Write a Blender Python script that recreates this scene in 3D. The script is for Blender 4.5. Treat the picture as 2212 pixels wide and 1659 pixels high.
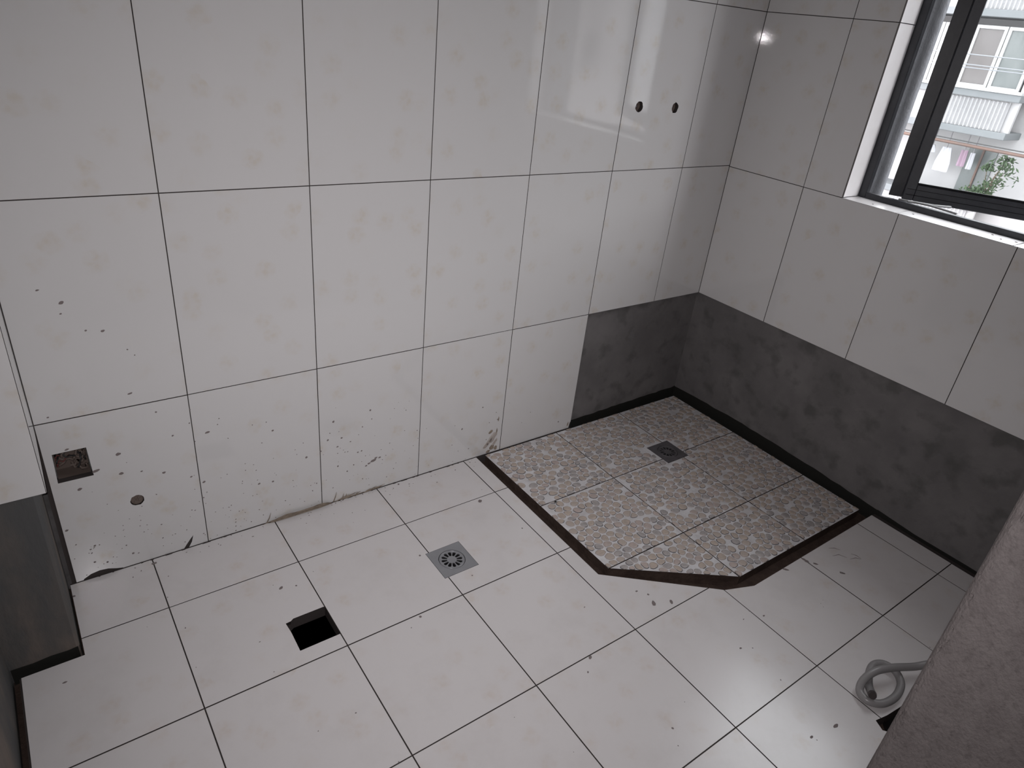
import bpy, math, random
from mathutils import Vector, Matrix
from mathutils.geometry import delaunay_2d_cdt
random.seed(7)
for o in list(bpy.data.objects): bpy.data.objects.remove(o)
S = bpy.context.scene
COL = S.collection

# ------------------------------------------------------------------ camera
CAM = Vector((-1.9831, -1.4669, 1.2535))
RX = Vector((0.8100807, -0.57772038, 0.10004213))
RY = Vector((-0.20571725, -0.43983938, -0.87419777))
RZ = Vector((0.54904433, 0.68759035, -0.47515243))
F_PX = 1483.24
cd = bpy.data.cameras.new('camera'); cam = bpy.data.objects.new('camera', cd); COL.objects.link(cam)
cam.matrix_world = Matrix(((RX.x, -RY.x, -RZ.x, CAM.x), (RX.y, -RY.y, -RZ.y, CAM.y), (RX.z, -RY.z, -RZ.z, CAM.z), (0, 0, 0, 1)))
cd.sensor_width = 36; cd.lens = F_PX / 2212 * 36; cd.clip_start = 0.01; cd.clip_end = 300
S.camera = cam

# ------------------------------------------------------------------ world, lamps, exposure
S.view_settings.view_transform = 'Standard'; S.view_settings.look = 'None'
S.view_settings.gamma = 1; S.view_settings.use_curve_mapping = False
S.view_settings.exposure = 0.0
S.cycles.sample_clamp_indirect = 60
w = bpy.data.worlds.new('overcast_sky'); S.world = w; w.use_nodes = True
w.node_tree.nodes['Background'].inputs[0].default_value = (0.965, 0.965, 1.0, 1)
w.node_tree.nodes['Background'].inputs[1].default_value = 8.0
# the camera's own flash, a small lamp beside the lens
fl = bpy.data.lights.new('camera_flash', 'AREA'); fl.shape = 'DISK'; fl.size = 0.008
fl.energy = 6.2; fl.color = (1.0, 0.955, 0.975); fl.spread = math.radians(113)
flo = bpy.data.objects.new('camera_flash', fl); COL.objects.link(flo)
flo.matrix_world = cam.matrix_world.copy(); flo.location = CAM - RY * 0.012 - RX * 0.016
# daylight portal in the window opening
pl = bpy.data.lights.new('window_portal', 'AREA'); pl.shape = 'RECTANGLE'; pl.size = 0.74; pl.size_y = 1.12
pl.cycles.is_portal = True
plo = bpy.data.objects.new('window_portal', pl); COL.objects.link(plo)
plo.location = (0.245, -0.775, 1.43); plo.rotation_euler = (0, math.radians(90), 0)
plo.rotation_euler = Vector((-1, 0, 0)).to_track_quat('-Z', 'Y').to_euler()

# ------------------------------------------------------------------ materials
def mat(name, col, rough=0.5, metal=0.0, spec=0.5, var=None, vscale=8.0, vamt=0.6, stretch=(1, 1, 1), bump=0.0, bscale=60.0,
        var2=None, v2scale=40.0, lo=0.4, hi=0.65, coat=0.0, rnd=0.0):
    m = bpy.data.materials.new(name); m.use_nodes = True
    nt = m.node_tree; b = nt.nodes['Principled BSDF']
    b.inputs['Base Color'].default_value = (*col, 1); b.inputs['Roughness'].default_value = rough
    b.inputs['Metallic'].default_value = metal; b.inputs['Specular IOR Level'].default_value = spec
    b.inputs['Coat Weight'].default_value = coat
    N, L = nt.nodes.new, nt.links.new
    tc = N('ShaderNodeTexCoord'); mp = N('ShaderNodeMapping'); mp.inputs['Scale'].default_value = stretch
    L(tc.outputs['Object'], mp.inputs['Vector'])
    if rnd:
        oi = N('ShaderNodeObjectInfo'); mu = N('ShaderNodeMath'); mu.operation = 'MULTIPLY'; mu.inputs[1].default_value = rnd
        L(oi.outputs['Random'], mu.inputs[0]); cb = N('ShaderNodeCombineXYZ')
        for i in range(3): L(mu.outputs[0], cb.inputs[i])
        L(cb.outputs[0], mp.inputs['Location'])
    src = None
    if var:
        no = N('ShaderNodeTexNoise'); no.inputs['Scale'].default_value = vscale; no.inputs['Detail'].default_value = 8
        no.inputs['Roughness'].default_value = 0.62
        L(mp.outputs[0], no.inputs['Vector'])
        cr = N('ShaderNodeMapRange'); cr.inputs[1].default_value = lo; cr.inputs[2].default_value = hi; cr.inputs[4].default_value = vamt
        L(no.outputs['Fac'], cr.inputs[0])
        mx = N('ShaderNodeMix'); mx.data_type = 'RGBA'; mx.inputs[6].default_value = (*col, 1); mx.inputs[7].default_value = (*var, 1)
        L(cr.outputs[0], mx.inputs[0]); src = mx.outputs[2]
    if var2:
        no = N('ShaderNodeTexNoise'); no.inputs['Scale'].default_value = v2scale; no.inputs['Detail'].default_value = 5
        L(mp.outputs[0], no.inputs['Vector'])
        cr = N('ShaderNodeMapRange'); cr.inputs[1].default_value = 0.52; cr.inputs[2].default_value = 0.68; cr.inputs[4].default_value = 0.6
        L(no.outputs['Fac'], cr.inputs[0])
        mx = N('ShaderNodeMix'); mx.data_type = 'RGBA'; mx.inputs[7].default_value = (*var2, 1)
        if src: L(src, mx.inputs[6])
        else: mx.inputs[6].default_value = (*col, 1)
        L(cr.outputs[0], mx.inputs[0]); src = mx.outputs[2]
    if src: L(src, b.inputs['Base Color'])
    if bump:
        no = N('ShaderNodeTexNoise'); no.inputs['Scale'].default_value = bscale; no.inputs['Detail'].default_value = 6
        L(mp.outputs[0], no.inputs['Vector'])
        bp = N('ShaderNodeBump'); bp.inputs['Strength'].default_value = bump; bp.inputs['Distance'].default_value = 0.004
        L(no.outputs['Fac'], bp.inputs['Height']); L(bp.outputs[0], b.inputs['Normal'])
    return m

def tile_mat(name, col, flower, amt, rough, dirt=0.0):
    """glazed ceramic printed with faint small flowers"""
    m = bpy.data.materials.new(name); m.use_nodes = True; nt = m.node_tree; b = nt.nodes['Principled BSDF']
    N, L = nt.nodes.new, nt.links.new
    tc = N('ShaderNodeTexCoord'); mp = N('ShaderNodeMapping'); L(tc.outputs['Object'], mp.inputs['Vector'])
    oi = N('ShaderNodeObjectInfo'); mu = N('ShaderNodeMath'); mu.operation = 'MULTIPLY'; mu.inputs[1].default_value = 37.0
    L(oi.outputs['Random'], mu.inputs[0]); cb = N('ShaderNodeCombineXYZ')
    for i in range(2): L(mu.outputs[0], cb.inputs[i])
    L(cb.outputs[0], mp.inputs['Location'])
    no = N('ShaderNodeTexNoise'); no.inputs['Scale'].default_value = 70; no.inputs['Detail'].default_value = 3
    L(mp.outputs[0], no.inputs['Vector'])
    vo = N('ShaderNodeTexVoronoi'); vo.voronoi_dimensions = '2D'; vo.inputs['Scale'].default_value = 13.0
    ad = N('ShaderNodeVectorMath'); ad.operation = 'MULTIPLY_ADD'; ad.inputs[1].default_value = (0.02,) * 3
    L(no.outputs['Color'], ad.inputs[0]); L(mp.outputs[0], ad.inputs[2]); L(ad.outputs[0], vo.inputs['Vector'])
    mr = N('ShaderNodeMapRange'); mr.inputs[1].default_value = 0.34; mr.inputs[2].default_value = 0.10; mr.inputs[4].default_value = amt
    L(vo.outputs['Distance'], mr.inputs[0])
    # petals: break the blob up with a finer cell pattern, and drop about half of the flowers
    v2 = N('ShaderNodeTexVoronoi'); v2.voronoi_dimensions = '2D'; v2.inputs['Scale'].default_value = 62; L(ad.outputs[0], v2.inputs['Vector'])
    m2 = N('ShaderNodeMapRange'); m2.inputs[1].default_value = 0.6; m2.inputs[2].default_value = 0.15; m2.inputs[3].default_value = 0.35
    L(v2.outputs['Distance'], m2.inputs[0])
    sp = N('ShaderNodeSeparateColor'); L(vo.outputs['Color'], sp.inputs[0])
    gt = N('ShaderNodeMapRange'); gt.inputs[1].default_value = 0.1; gt.inputs[2].default_value = 0.8; L(sp.outputs[0], gt.inputs[0])
    a = N('ShaderNodeMath'); a.operation = 'MULTIPLY'; L(mr.outputs[0], a.inputs[0]); L(m2.outputs[0], a.inputs[1])
    c = N('ShaderNodeMath'); c.operation = 'MULTIPLY'; L(a.outputs[0], c.inputs[0]); L(gt.outputs[0], c.inputs[1])
    mx = N('ShaderNodeMix'); mx.data_type = 'RGBA'; mx.inputs[6].default_value = (*col, 1); mx.inputs[7].default_value = (*flower, 1)
    L(c.outputs[0], mx.inputs[0]); src = mx.outputs[2]
    # fine dust
    n2 = N('ShaderNodeTexNoise'); n2.inputs['Scale'].default_value = 7; n2.inputs['Detail'].default_value = 9; n2.inputs['Roughness'].default_value = 0.7
    L(mp.outputs[0], n2.inputs['Vector'])
    r2 = N('ShaderNodeMapRange'); r2.inputs[1].default_value = 0.5; r2.inputs[2].default_value = 0.8; r2.inputs[4].default_value = dirt
    L(n2.outputs['Fac'], r2.inputs[0])
    mx2 = N('ShaderNodeMix'); mx2.data_type = 'RGBA'; mx2.inputs[7].default_value = (0.36, 0.32, 0.29, 1)
    L(src, mx2.inputs[6]); L(r2.outputs[0], mx2.inputs[0]); L(mx2.outputs[2], b.inputs['Base Color'])
    rr = N('ShaderNodeMapRange'); rr.inputs[1].default_value = 0.35; rr.inputs[2].default_value = 0.75
    rr.inputs[3].default_value = rough; rr.inputs[4].default_value = rough + 0.02; L(n2.outputs['Fac'], rr.inputs[0]); L(rr.outputs[0], b.inputs['Roughness'])
    n3 = N('ShaderNodeTexNoise'); n3.inputs['Scale'].default_value = 190; n3.inputs['Detail'].default_value = 2; L(mp.outputs[0], n3.inputs['Vector'])
    bp = N('ShaderNodeBump'); bp.inputs['Strength'].default_value = 0.10; bp.inputs['Distance'].default_value = 0.0004
    L(n3.outputs['Fac'], bp.inputs['Height']); L(bp.outputs[0], b.inputs['Normal'])
    return m

M = {}
M['wtile'] = tile_mat('glazed_wall_tile', (0.62, 0.612, 0.608), (0.54, 0.47, 0.37), 0.42, 0.034)
M['ftile'] = tile_mat('glazed_floor_tile', (0.65, 0.626, 0.622), (0.55, 0.45, 0.36), 0.30, 0.20, 0.18)
M['grout'] = mat('dark_tile_joint', (0.055, 0.047, 0.045), 0.9, spec=0.1)
M['concrete'] = mat('bare_cement_render', (0.130, 0.123, 0.123), 0.82, spec=0.25, var=(0.20, 0.19, 0.188), vscale=5, stretch=(1, 1, 0.28), bump=0.25, bscale=90,
                    var2=(0.075, 0.075, 0.070), v2scale=16)
M['concrete2'] = mat('stained_cement_render', (0.085, 0.085, 0.085), 0.82, spec=0.25, var=(0.16, 0.13, 0.11), vscale=9, stretch=(1, 1, 0.4), bump=0.35, bscale=90,
                     var2=(0.20, 0.16, 0.135), v2scale=9)
M['plaster'] = mat('rough_sand_plaster', (0.148, 0.130, 0.127), 0.9, spec=0.2, var=(0.185, 0.165, 0.16), vscale=45, stretch=(1, 1, 0.7), bump=0.55, bscale=330,
                   var2=(0.112, 0.098, 0.095), v2scale=150)
M['exterior'] = mat('grey_exterior_render', (0.20, 0.207, 0.22), 0.9, spec=0.2, var=(0.15, 0.155, 0.165), vscale=30, bump=0.5, bscale=120)
M['ceiling'] = mat('ceiling_paint', (0.5, 0.49, 0.48), 0.9)
M['hallwall'] = mat('hall_plaster', (0.30, 0.28, 0.27), 0.9, bump=0.2)
M['mortar'] = mat('dark_brown_mortar', (0.050, 0.034, 0.028), 0.9, spec=0.15, var=(0.085, 0.060, 0.048), vscale=30, bump=0.7, bscale=120)
M['damp_shade'] = mat('damp_and_shade_cement', (0.016, 0.016, 0.014), 0.8, spec=0.2, bump=0.3, bscale=80)  # damp cement on the walls; on the pipe chase, painted shade of the gap
M['pit'] = mat('pit_mortar', (0.05, 0.043, 0.037), 0.95, spec=0.1, var=(0.10, 0.083, 0.07), vscale=25, bump=0.8, bscale=60)
M['frame'] = mat('charcoal_aluminium', (0.018, 0.019, 0.024), 0.42, spec=0.5, var=(0.035, 0.036, 0.042), vscale=20, bump=0.05)
M['rubber'] = mat('black_gasket', (0.004, 0.004, 0.005), 0.7, spec=0.2)
M['reveal'] = mat('white_reveal_tile', (0.88, 0.86, 0.86), 0.25, var=(0.82, 0.79, 0.78), vscale=12)
M['steel'] = mat('brushed_steel', (0.30, 0.305, 0.32), 0.33, metal=0.35, var=(0.26, 0.265, 0.28), vscale=30, bump=0.05, bscale=200)
M['steel_dark'] = mat('dull_steel', (0.15, 0.14, 0.15), 0.42, metal=0.35, var=(0.09, 0.09, 0.09), vscale=40, bump=0.1, bscale=200)
M['dark'] = mat('drain_dark', (0.012, 0.012, 0.012), 0.6)
M['slab'] = mat('pebble_tile_ground', (0.66, 0.65, 0.66), 0.5, var=(0.44, 0.42, 0.42), vscale=25, bump=0.3, bscale=120)
PEB = [mat('pebble_' + n, c, 0.5, var=v, vscale=60, rnd=10.0, bump=0.1, bscale=150) for n, c, v in [
    ('beige', (0.49, 0.41, 0.35), (0.33, 0.285, 0.25)), ('tan', (0.44, 0.375, 0.33), (0.45, 0.39, 0.345)),
    ('grey', (0.41, 0.38, 0.37), (0.25, 0.235, 0.23)), ('pink', (0.48, 0.40, 0.365), (0.34, 0.295, 0.275))]]
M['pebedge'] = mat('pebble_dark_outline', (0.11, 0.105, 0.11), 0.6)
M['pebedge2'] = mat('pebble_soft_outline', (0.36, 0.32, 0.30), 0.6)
M['hose'] = mat('grey_plastic_hose', (0.26, 0.25, 0.25), 0.35, spec=0.6)
M['hosetip'] = mat('dark_hose_end', (0.06, 0.05, 0.05), 0.3)
M['speck'] = mat('mortar_specks', (0.19, 0.16, 0.155), 0.9)
M['smear'] = mat('tan_mortar_smear', (0.27, 0.22, 0.17), 0.9, var=(0.13, 0.10, 0.08), vscale=60, bump=0.4, bscale=100)
M['smear2'] = mat('pale_mortar_smear', (0.44, 0.40, 0.37), 0.8, var=(0.30, 0.25, 0.22), vscale=40)
M['wire_red'] = mat('red_wire', (0.13, 0.035, 0.03), 0.6); M['wire_dark'] = mat('dark_wire', (0.02, 0.02, 0.02), 0.5)
M['wire_tan'] = mat('muddy_wire', (0.13, 0.10, 0.085), 0.7)
M['fwall'] = mat('pale_facade_render', (0.289, 0.282, 0.282), 0.9, var=(0.256, 0.249, 0.253), vscale=0.6)
M['band'] = mat('blue_grey_slab_edge', (0.127, 0.134, 0.139), 0.9, var=(0.098, 0.107, 0.111), vscale=1.0)
M['corr'] = mat('corrugated_sheet', (0.262, 0.259, 0.262), 0.6, var=(0.197, 0.197, 0.200), vscale=1.5)
M['pvc'] = mat('white_window_plastic', (0.328, 0.328, 0.328), 0.5)
M['pane1'] = mat('curtained_pane', (0.082, 0.074, 0.072), 0.35, var=(0.053, 0.045, 0.043), vscale=2.0, stretch=(1, 1, 0.4))
M['pane2'] = mat('green_grey_pane', (0.053, 0.062, 0.061), 0.3, var=(0.111, 0.119, 0.117), vscale=2.5, stretch=(1, 1, 0.3))
M['rust'] = mat('rusty_pipe_paint', (0.107, 0.064, 0.051), 0.8, var=(0.082, 0.061, 0.053), vscale=3)
M['cloth_w'] = mat('white_cotton', (0.361, 0.361, 0.380), 0.9); M['cloth_p'] = mat('pink_cotton', (0.23, 0.16, 0.205), 0.9)
M['leaf'] = mat('green_leaf', (0.030, 0.056, 0.023), 0.6, var=(0.056, 0.092, 0.039), vscale=8)
M['bark'] = mat('brown_bark', (0.10, 0.07, 0.05), 0.9); M['pot'] = mat('clay_pot', (0.25, 0.16, 0.12), 0.8)
M['ground'] = mat('asphalt_yard', (0.105, 0.105, 0.105), 0.9, var=(0.072, 0.072, 0.072), vscale=1)
M['balc'] = mat('balcony_shade_wall', (0.197, 0.216, 0.203), 0.8, var=(0.131, 0.151, 0.138), vscale=1.5)

g = bpy.data.materials.new('window_glass'); g.use_nodes = True; nt = g.node_tree
for n in list(nt.nodes):
    if n.type != 'OUTPUT_MATERIAL': nt.nodes.remove(n)
tr = nt.nodes.new('ShaderNodeBsdfTransparent'); tr.inputs[0].default_value = (0.93, 0.95, 0.95, 1)
gl = nt.nodes.new('ShaderNodeBsdfGlossy'); gl.inputs['Roughness'].default_value = 0.03
df = nt.nodes.new('ShaderNodeBsdfDiffuse'); df.inputs[0].default_value = (0.5, 0.5, 0.5, 1)
lw0 = nt.nodes.new('ShaderNodeLayerWeight'); lw0.inputs[0].default_value = 0.5
lwp = nt.nodes.new('ShaderNodeMath'); lwp.operation = 'POWER'; lwp.inputs[1].default_value = 5; nt.links.new(lw0.outputs['Facing'], lwp.inputs[0])
lw = nt.nodes.new('ShaderNodeMath'); lw.operation = 'MULTIPLY_ADD'; lw.inputs[1].default_value = 0.7; lw.inputs[2].default_value = 0.04; nt.links.new(lwp.outputs[0], lw.inputs[0])
m1 = nt.nodes.new('ShaderNodeMixShader'); m2_ = nt.nodes.new('ShaderNodeMixShader'); m2_.inputs[0].default_value = 0.07
nt.links.new(lw.outputs[0], m1.inputs[0]); nt.links.new(tr.outputs[0], m1.inputs[1]); nt.links.new(gl.outputs[0], m1.inputs[2])
nt.links.new(m1.outputs[0], m2_.inputs[1]); nt.links.new(df.outputs[0], m2_.inputs[2])
nt.links.new(m2_.outputs[0], [n for n in nt.nodes if n.type == 'OUTPUT_MATERIAL'][0].inputs[0])
M['glass'] = g

# ------------------------------------------------------------------ mesh helpers
class MB:
    def __init__(s): s.v = []; s.f = []; s.mi = []; s.sm = []
    def add(s, vs, fs, mi=0, smooth=False):
        o = len(s.v); s.v += [tuple(v) for v in vs]; s.f += [tuple(i + o for i in f) for f in fs]
        s.mi += [mi] * len(fs); s.sm += [smooth] * len(fs)
    def box(s, a, b, mi=0, T=None):
        x0, y0, z0 = a; x1, y1, z1 = b
        v = [(x0, y0, z0), (x1, y0, z0), (x1, y1, z0), (x0, y1, z0), (x0, y0, z1), (x1, y0, z1), (x1, y1, z1), (x0, y1, z1)]
        if T: v = [T @ Vector(p) for p in v]
        s.add(v, [(0, 3, 2, 1), (4, 5, 6, 7), (0, 1, 5, 4), (1, 2, 6, 5), (2, 3, 7, 6), (3, 0, 4, 7)], mi)
    def bbox(s, a, b, c=0.002, mi=0, T=None):
        """box with chamfered edges"""
        x0, y0, z0 = a; x1, y1, z1 = b; v = []; idx = {}
        for ix, X in ((0, (x0, x1)), ):
            pass
        for sx in (0, 1):
            for sy in (0, 1):
                for sz in (0, 1):
                    X = (x0, x1)[sx]; Y = (y0, y1)[sy]; Z = (z0, z1)[sz]
                    dx = c if sx == 0 else -c; dy = c if sy == 0 else -c; dz = c if sz == 0 else -c
                    idx[(sx, sy, sz, 'x')] = len(v); v.append((X, Y + dy, Z + dz))
                    idx[(sx, sy, sz, 'y')] = len(v); v.append((X + dx, Y, Z + dz))
                    idx[(sx, sy, sz, 'z')] = len(v); v.append((X + dx, Y + dy, Z))
        f = []
        for a_, others in (('x', (1, 2)), ('y', (0, 2)), ('z', (0, 1))):
            ai = 'xyz'.index(a_)
            for sgn in (0, 1):
                q = []
                for p_, r_ in ((0, 0), (1, 0), (1, 1), (0, 1)):
                    k = [0, 0, 0]; k[ai] = sgn; k[others[0]] = p_; k[others[1]] = r_; q.append(idx[(*k, a_)])
                f.append(q)
        for ai, (p, q) in ((0, (1, 2)), (1, (0, 2)), (2, (0, 1))):
            for s1 in (0, 1):
                for s2 in (0, 1):
                    k0 = [0, 0, 0]; k1 = [0, 0, 0]; k0[p] = k1[p] = s1; k0[q] = k1[q] = s2; k0[ai] = 0; k1[ai] = 1
                    P, Q = 'xyz'[p], 'xyz'[q]
                    f.append([idx[(*k0, P)], idx[(*k1, P)], idx[(*k1, Q)], idx[(*k0, Q)]])
        for k in ((i, j, l) for i in (0, 1) for j in (0, 1) for l in (0, 1)): f.append([idx[(*k, 'x')], idx[(*k, 'y')], idx[(*k, 'z')]])
        cen = Vector(((x0 + x1) / 2, (y0 + y1) / 2, (z0 + z1) / 2)); out = []
        for q in f:
            P = [Vector(v[i]) for i in q]; n = (P[1] - P[0]).cross(P[2] - P[0]); m = sum(P, Vector()) / len(P)
            out.append(q if n.dot(m - cen) > 0 else q[::-1])
        if T: v = [T @ Vector(p) for p in v]
        s.add(v, out, mi)
    def tube(s, pts, r, n=8, mi=0, caps=True):
        pts = [Vector(p) for p in pts]; R = r if isinstance(r, (list, tuple)) else [r] * len(pts)
        vs = []; fs = []; up = Vector((0, 0, 1)); prev = None
        for i, p in enumerate(pts):
            d = (pts[min(i + 1, len(pts) - 1)] - pts[max(i - 1, 0)]).normalized()
            if prev is None: a = d.cross(up); a = a if a.length > 1e-3 else d.cross(Vector((1, 0, 0)))
            else: a = prev - d * prev.dot(d)
            a.normalize(); prev = a; b = d.cross(a)
            for k in range(n):
                t = 2 * math.pi * k / n; vs.append(p + (a * math.cos(t) + b * math.sin(t)) * R[i])
        for i in range(len(pts) - 1):
            for k in range(n):
                fs.append((i * n + k, i * n + (k + 1) % n, (i + 1) * n + (k + 1) % n, (i + 1) * n + k))
        s.add(vs, fs, mi, True)
        if caps:
            o = (len(pts) - 1) * n; s.add(vs[:n], [tuple(range(n))[::-1]], mi); s.add(vs[o:], [tuple(range(n))], mi)
    def mesh(s, name, mats):
        me = bpy.data.meshes.new(name); me.from_pydata(s.v, [], s.f)
        for m in (mats if isinstance(mats, (list, tuple)) else [mats]): me.materials.append(m)
        me.polygons.foreach_set('material_index', s.mi); me.polygons.foreach_set('use_smooth', s.sm); me.update()
        return me
    def obj(s, name, mats, parent=None, mw=None): return link(name, s.mesh(name, mats), parent, mw)

def link(name, me, parent=None, mw=None):
    o = bpy.data.objects.new(name, me); COL.objects.link(o)
    if mw is not None: o.matrix_world = mw
    if parent is not None:
        o.parent = parent; o.matrix_parent_inverse = parent.matrix_world.inverted()
    return o
def tag(o, label, cat=None, group=None, kind=None):
    if label: o['label'] = label
    if cat: o['category'] = cat
    if group: o['group'] = group
    if kind: o['kind'] = kind
    return o
def empty(name, loc):
    o = bpy.data.objects.new(name, None); COL.objects.link(o); o.empty_display_size = 0.05
    o.matrix_world = Matrix.Translation(loc); return o
def inside(p, poly):
    c = False; n = len(poly)
    for i in range(n):
        (x0, y0), (x1, y1) = poly[i], poly[i - 1]
        if (y0 > p[1]) != (y1 > p[1]) and p[0] < (x1 - x0) * (p[1] - y0) / (y1 - y0) + x0: c = not c
    return c
def slab(mb, outer, holes, n0, n1, mi=0, mi_side=None):
    """plate: polygon 'outer' minus 'holes' (may overlap its rim), between n0 and n1"""
    V = []; E = []
    for poly in [outer] + list(holes):
        o = len(V); V += [Vector(p) for p in poly]; E += [(o + i, o + (i + 1) % len(poly)) for i in range(len(poly))]
    rv, re, rf = delaunay_2d_cdt(V, E, [], 0, 1e-6)[:3]
    keep = []
    for f in rf:
        c = (sum(rv[i].x for i in f) / 3, sum(rv[i].y for i in f) / 3)
        if inside(c, outer) and not any(inside(c, h) for h in holes):
            a, b, d = (rv[i] for i in f)
            if (b - a).cross(d - a) < 0: f = f[::-1]
            keep.append(tuple(f))
    vs = [(p.x, p.y, n1) for p in rv] + [(p.x, p.y, n0) for p in rv]; k = len(rv)
    ed = {}
    for f in keep:
        for i in range(3): ed[(f[i], f[(i + 1) % 3])] = 1
    sides = [(a + k, b + k, b, a) for (a, b) in ed if (b, a) not in ed]
    used = sorted({i for f in keep for i in f}); mp = {}
    vv = []
    for i in used: mp[i] = len(vv); vv.append(vs[i])
    for i in used: mp[i + k] = len(vv); vv.append(vs[i + k])
    mb.add(vv, [tuple(mp[i] for i in f) for f in keep] + [tuple(mp[i + k] for i in f[::-1]) for f in keep], mi)
    mb.add(vv, [tuple(mp[i] for i in f) for f in sides], mi if mi_side is None else mi_side)
def rect(a, b, c, d): return [(a, b), (c, b), (c, d), (a, d)]
def circ(x, y, r, n=20, jit=0.0, ry=None): return [(x + r * (1 + random.uniform(-jit, jit)) * math.cos(2 * math.pi * i / n), y + (ry or r) * (1 + random.uniform(-jit, jit)) * math.sin(2 * math.pi * i / n)) for i in range(n)]
def frame(o, U, V):
    U, V = Vector(U), Vector(V); Nn = U.cross(V); o = Vector(o)
    return Matrix(((U.x, V.x, Nn.x, o.x), (U.y, V.y, Nn.y, o.y), (U.z, V.z, Nn.z, o.z), (0, 0, 0, 1)))
FA = frame((0, 0, 0), (1, 0, 0), (0, 0, 1))            # back wall: u = x, v = z
FB = frame((0, 0, 0), (0, -1, 0), (0, 0, 1))           # window wall: u = -y, v = z
FF = frame((0, 0, 0), (1, 0, 0), (0, 1, 0))            # floor
TH = 0.009
_cache = {}
def overlaps(h, r):
    xs = [p[0] for p in h]; ys = [p[1] for p in h]
    return max(xs) > r[0] and min(xs) < r[2] and max(ys) > r[1] and min(ys) < r[3]
def tile(parent, Fr, r, m, holes=(), gap=0.0020, clip=None, jit=0.0003, name='tile'):
    u0, v0, u1, v1 = r; g2 = gap / 2
    hs = [[(x - u0, y - v0) for x, y in h] for h in holes if overlaps(h, r)]
    wd, ht = u1 - u0, v1 - v0
    if not hs and not clip:
        key = (round(wd, 4), round(ht, 4), m.name)
        me = _cache.get(key)
        if me is None:
            mb = MB(); c = 0.0003
            a = [(g2, g2), (wd - g2, g2), (wd - g2, ht - g2), (g2, ht - g2)]
            b = [(g2 + c, g2 + c), (wd - g2 - c, g2 + c), (wd - g2 - c, ht - g2 - c), (g2 + c, ht - g2 - c)]
            v = [(x, y, 0) for x, y in b] + [(x, y, -c) for x, y in a] + [(x, y, -TH) for x, y in a]
            f = [(0, 1, 2, 3)] + [(4 + i, 4 + (i + 1) % 4, (i + 1) % 4, i) for i in range(4)] + [(8 + i, 8 + (i + 1) % 4, 4 + (i + 1) % 4, 4 + i) for i in range(4)] + [(11, 10, 9, 8)]
            mb.add(v, f[:5] + f[9:]); mb.add(v, f[5:9], 1); me = mb.mesh(name, [m, M['grout']]); _cache[key] = me
    else:
        mb = MB(); slab(mb, rect(g2, g2, wd - g2, ht - g2), hs, -TH, 0, 0, 1); me = mb.mesh(name, [m, M['grout']])
    J = Matrix.Translation((u0, v0, random.uniform(-jit, 0))) @ Matrix.Rotation(random.uniform(-1, 1) * jit * 2.2, 4, 'X') @ Matrix.Rotation(random.uniform(-1, 1) * jit * 2.2, 4, 'Y')
    return link(name, me, parent, Fr @ J)

Z1, Z2, Z3, Z4, CEIL = 0.4284, 0.8775, 1.3275, 1.7775, 2.40
CD = 0.022                       # bare cement lies this far behind the tile face
XS = [0.0, -0.2325, -0.5325, -0.8325, -1.1325, -1.4325, -1.7325, -2.022]

# ------------------------------------------------------------------ back wall
SOCK = [(-2.005, 0.352), (-2.007, 0.279), (-1.9405, 0.2785), (-1.941, 0.287), (-1.943, 0.352)]
ROUND = circ(-1.869, 0.183, 0.0145, 16, 0.08)
PIPE1 = circ(-0.469, 1.053, 0.0145, 16, 0.10); PIPE2 = circ(-0.321, 1.052, 0.0140, 16, 0.12)
CHIP1 = [(-2.010, -0.01), (-2.006, 0.004), (-1.990, 0.0125), (-1.972, 0.0155), (-1.955, 0.013), (-1.938, 0.006), (-1.925, 0.002), (-1.925, -0.01)]
CHIP2 = [(-1.792, -0.002), (-1.779, 0.0), (-1.770, 0.016), (-1.765, 0.034), (-1.772, 0.026), (-1.784, 0.010)]
CHIP3 = [(-0.540, -0.001), (-0.5325, -0.001), (-0.5325, 0.02), (-0.535, 0.026), (-0.538, 0.014)]
AH = [SOCK, ROUND, PIPE1, PIPE2, CHIP1, CHIP2, CHIP3]
bh = [SOCK, circ(-1.869, 0.183, 0.015), circ(-0.469, 1.053, 0.0155), circ(-0.321, 1.052, 0.0155)]
mb = MB(); slab(mb, rect(-2.35, -0.15, 0.26, CEIL + 0.1), bh, -0.20, -CD)
wall_back = tag(mb.obj('wall_back', M['concrete'], None, FA), 'white flower-print tiled back wall with bare cement at its lower right', kind='structure')
mb = MB(); slab(mb, [(-2.03, -0.03), (-0.5325, -0.03), (-0.5325, Z1), (CD, Z1), (CD, CEIL), (-2.03, CEIL)], bh, -CD, -0.0017)
mb.obj('grout_bed', M['grout'], wall_back, FA)
ZS = [0.0002, Z1, Z2, Z3, Z4, 2.2275, CEIL]
for j in range(6):
    for i in range(7):
        if j == 0 and i < 2: continue
        tile(wall_back, FA, (XS[i + 1], ZS[j], XS[i], ZS[j + 1]), M['wtile'], AH)
# dark damp band over the platform, uneven top
def damp_shade(Fr, u0, u1, parent, seed, flip=False):
    rr = random.Random(seed); n = 26; top = []
    for i in range(n + 1):
        t = i / n; top.append((u0 + (u1 - u0) * t, (0.012 + 0.012 * t if not flip else 0.023 + 0.010 * math.sin(t * 3.9)) + rr.uniform(-0.0018, 0.0018)))
    m_ = MB(); slab(m_, [(u0, -0.035), (u1, -0.035)] + top[::-1], [], -CD, -CD + 0.0015); m_.obj('damp_shade_band', M['damp_shade'], parent, Fr)
damp_shade(FA, -0.53, CD, wall_back, 3)

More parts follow.
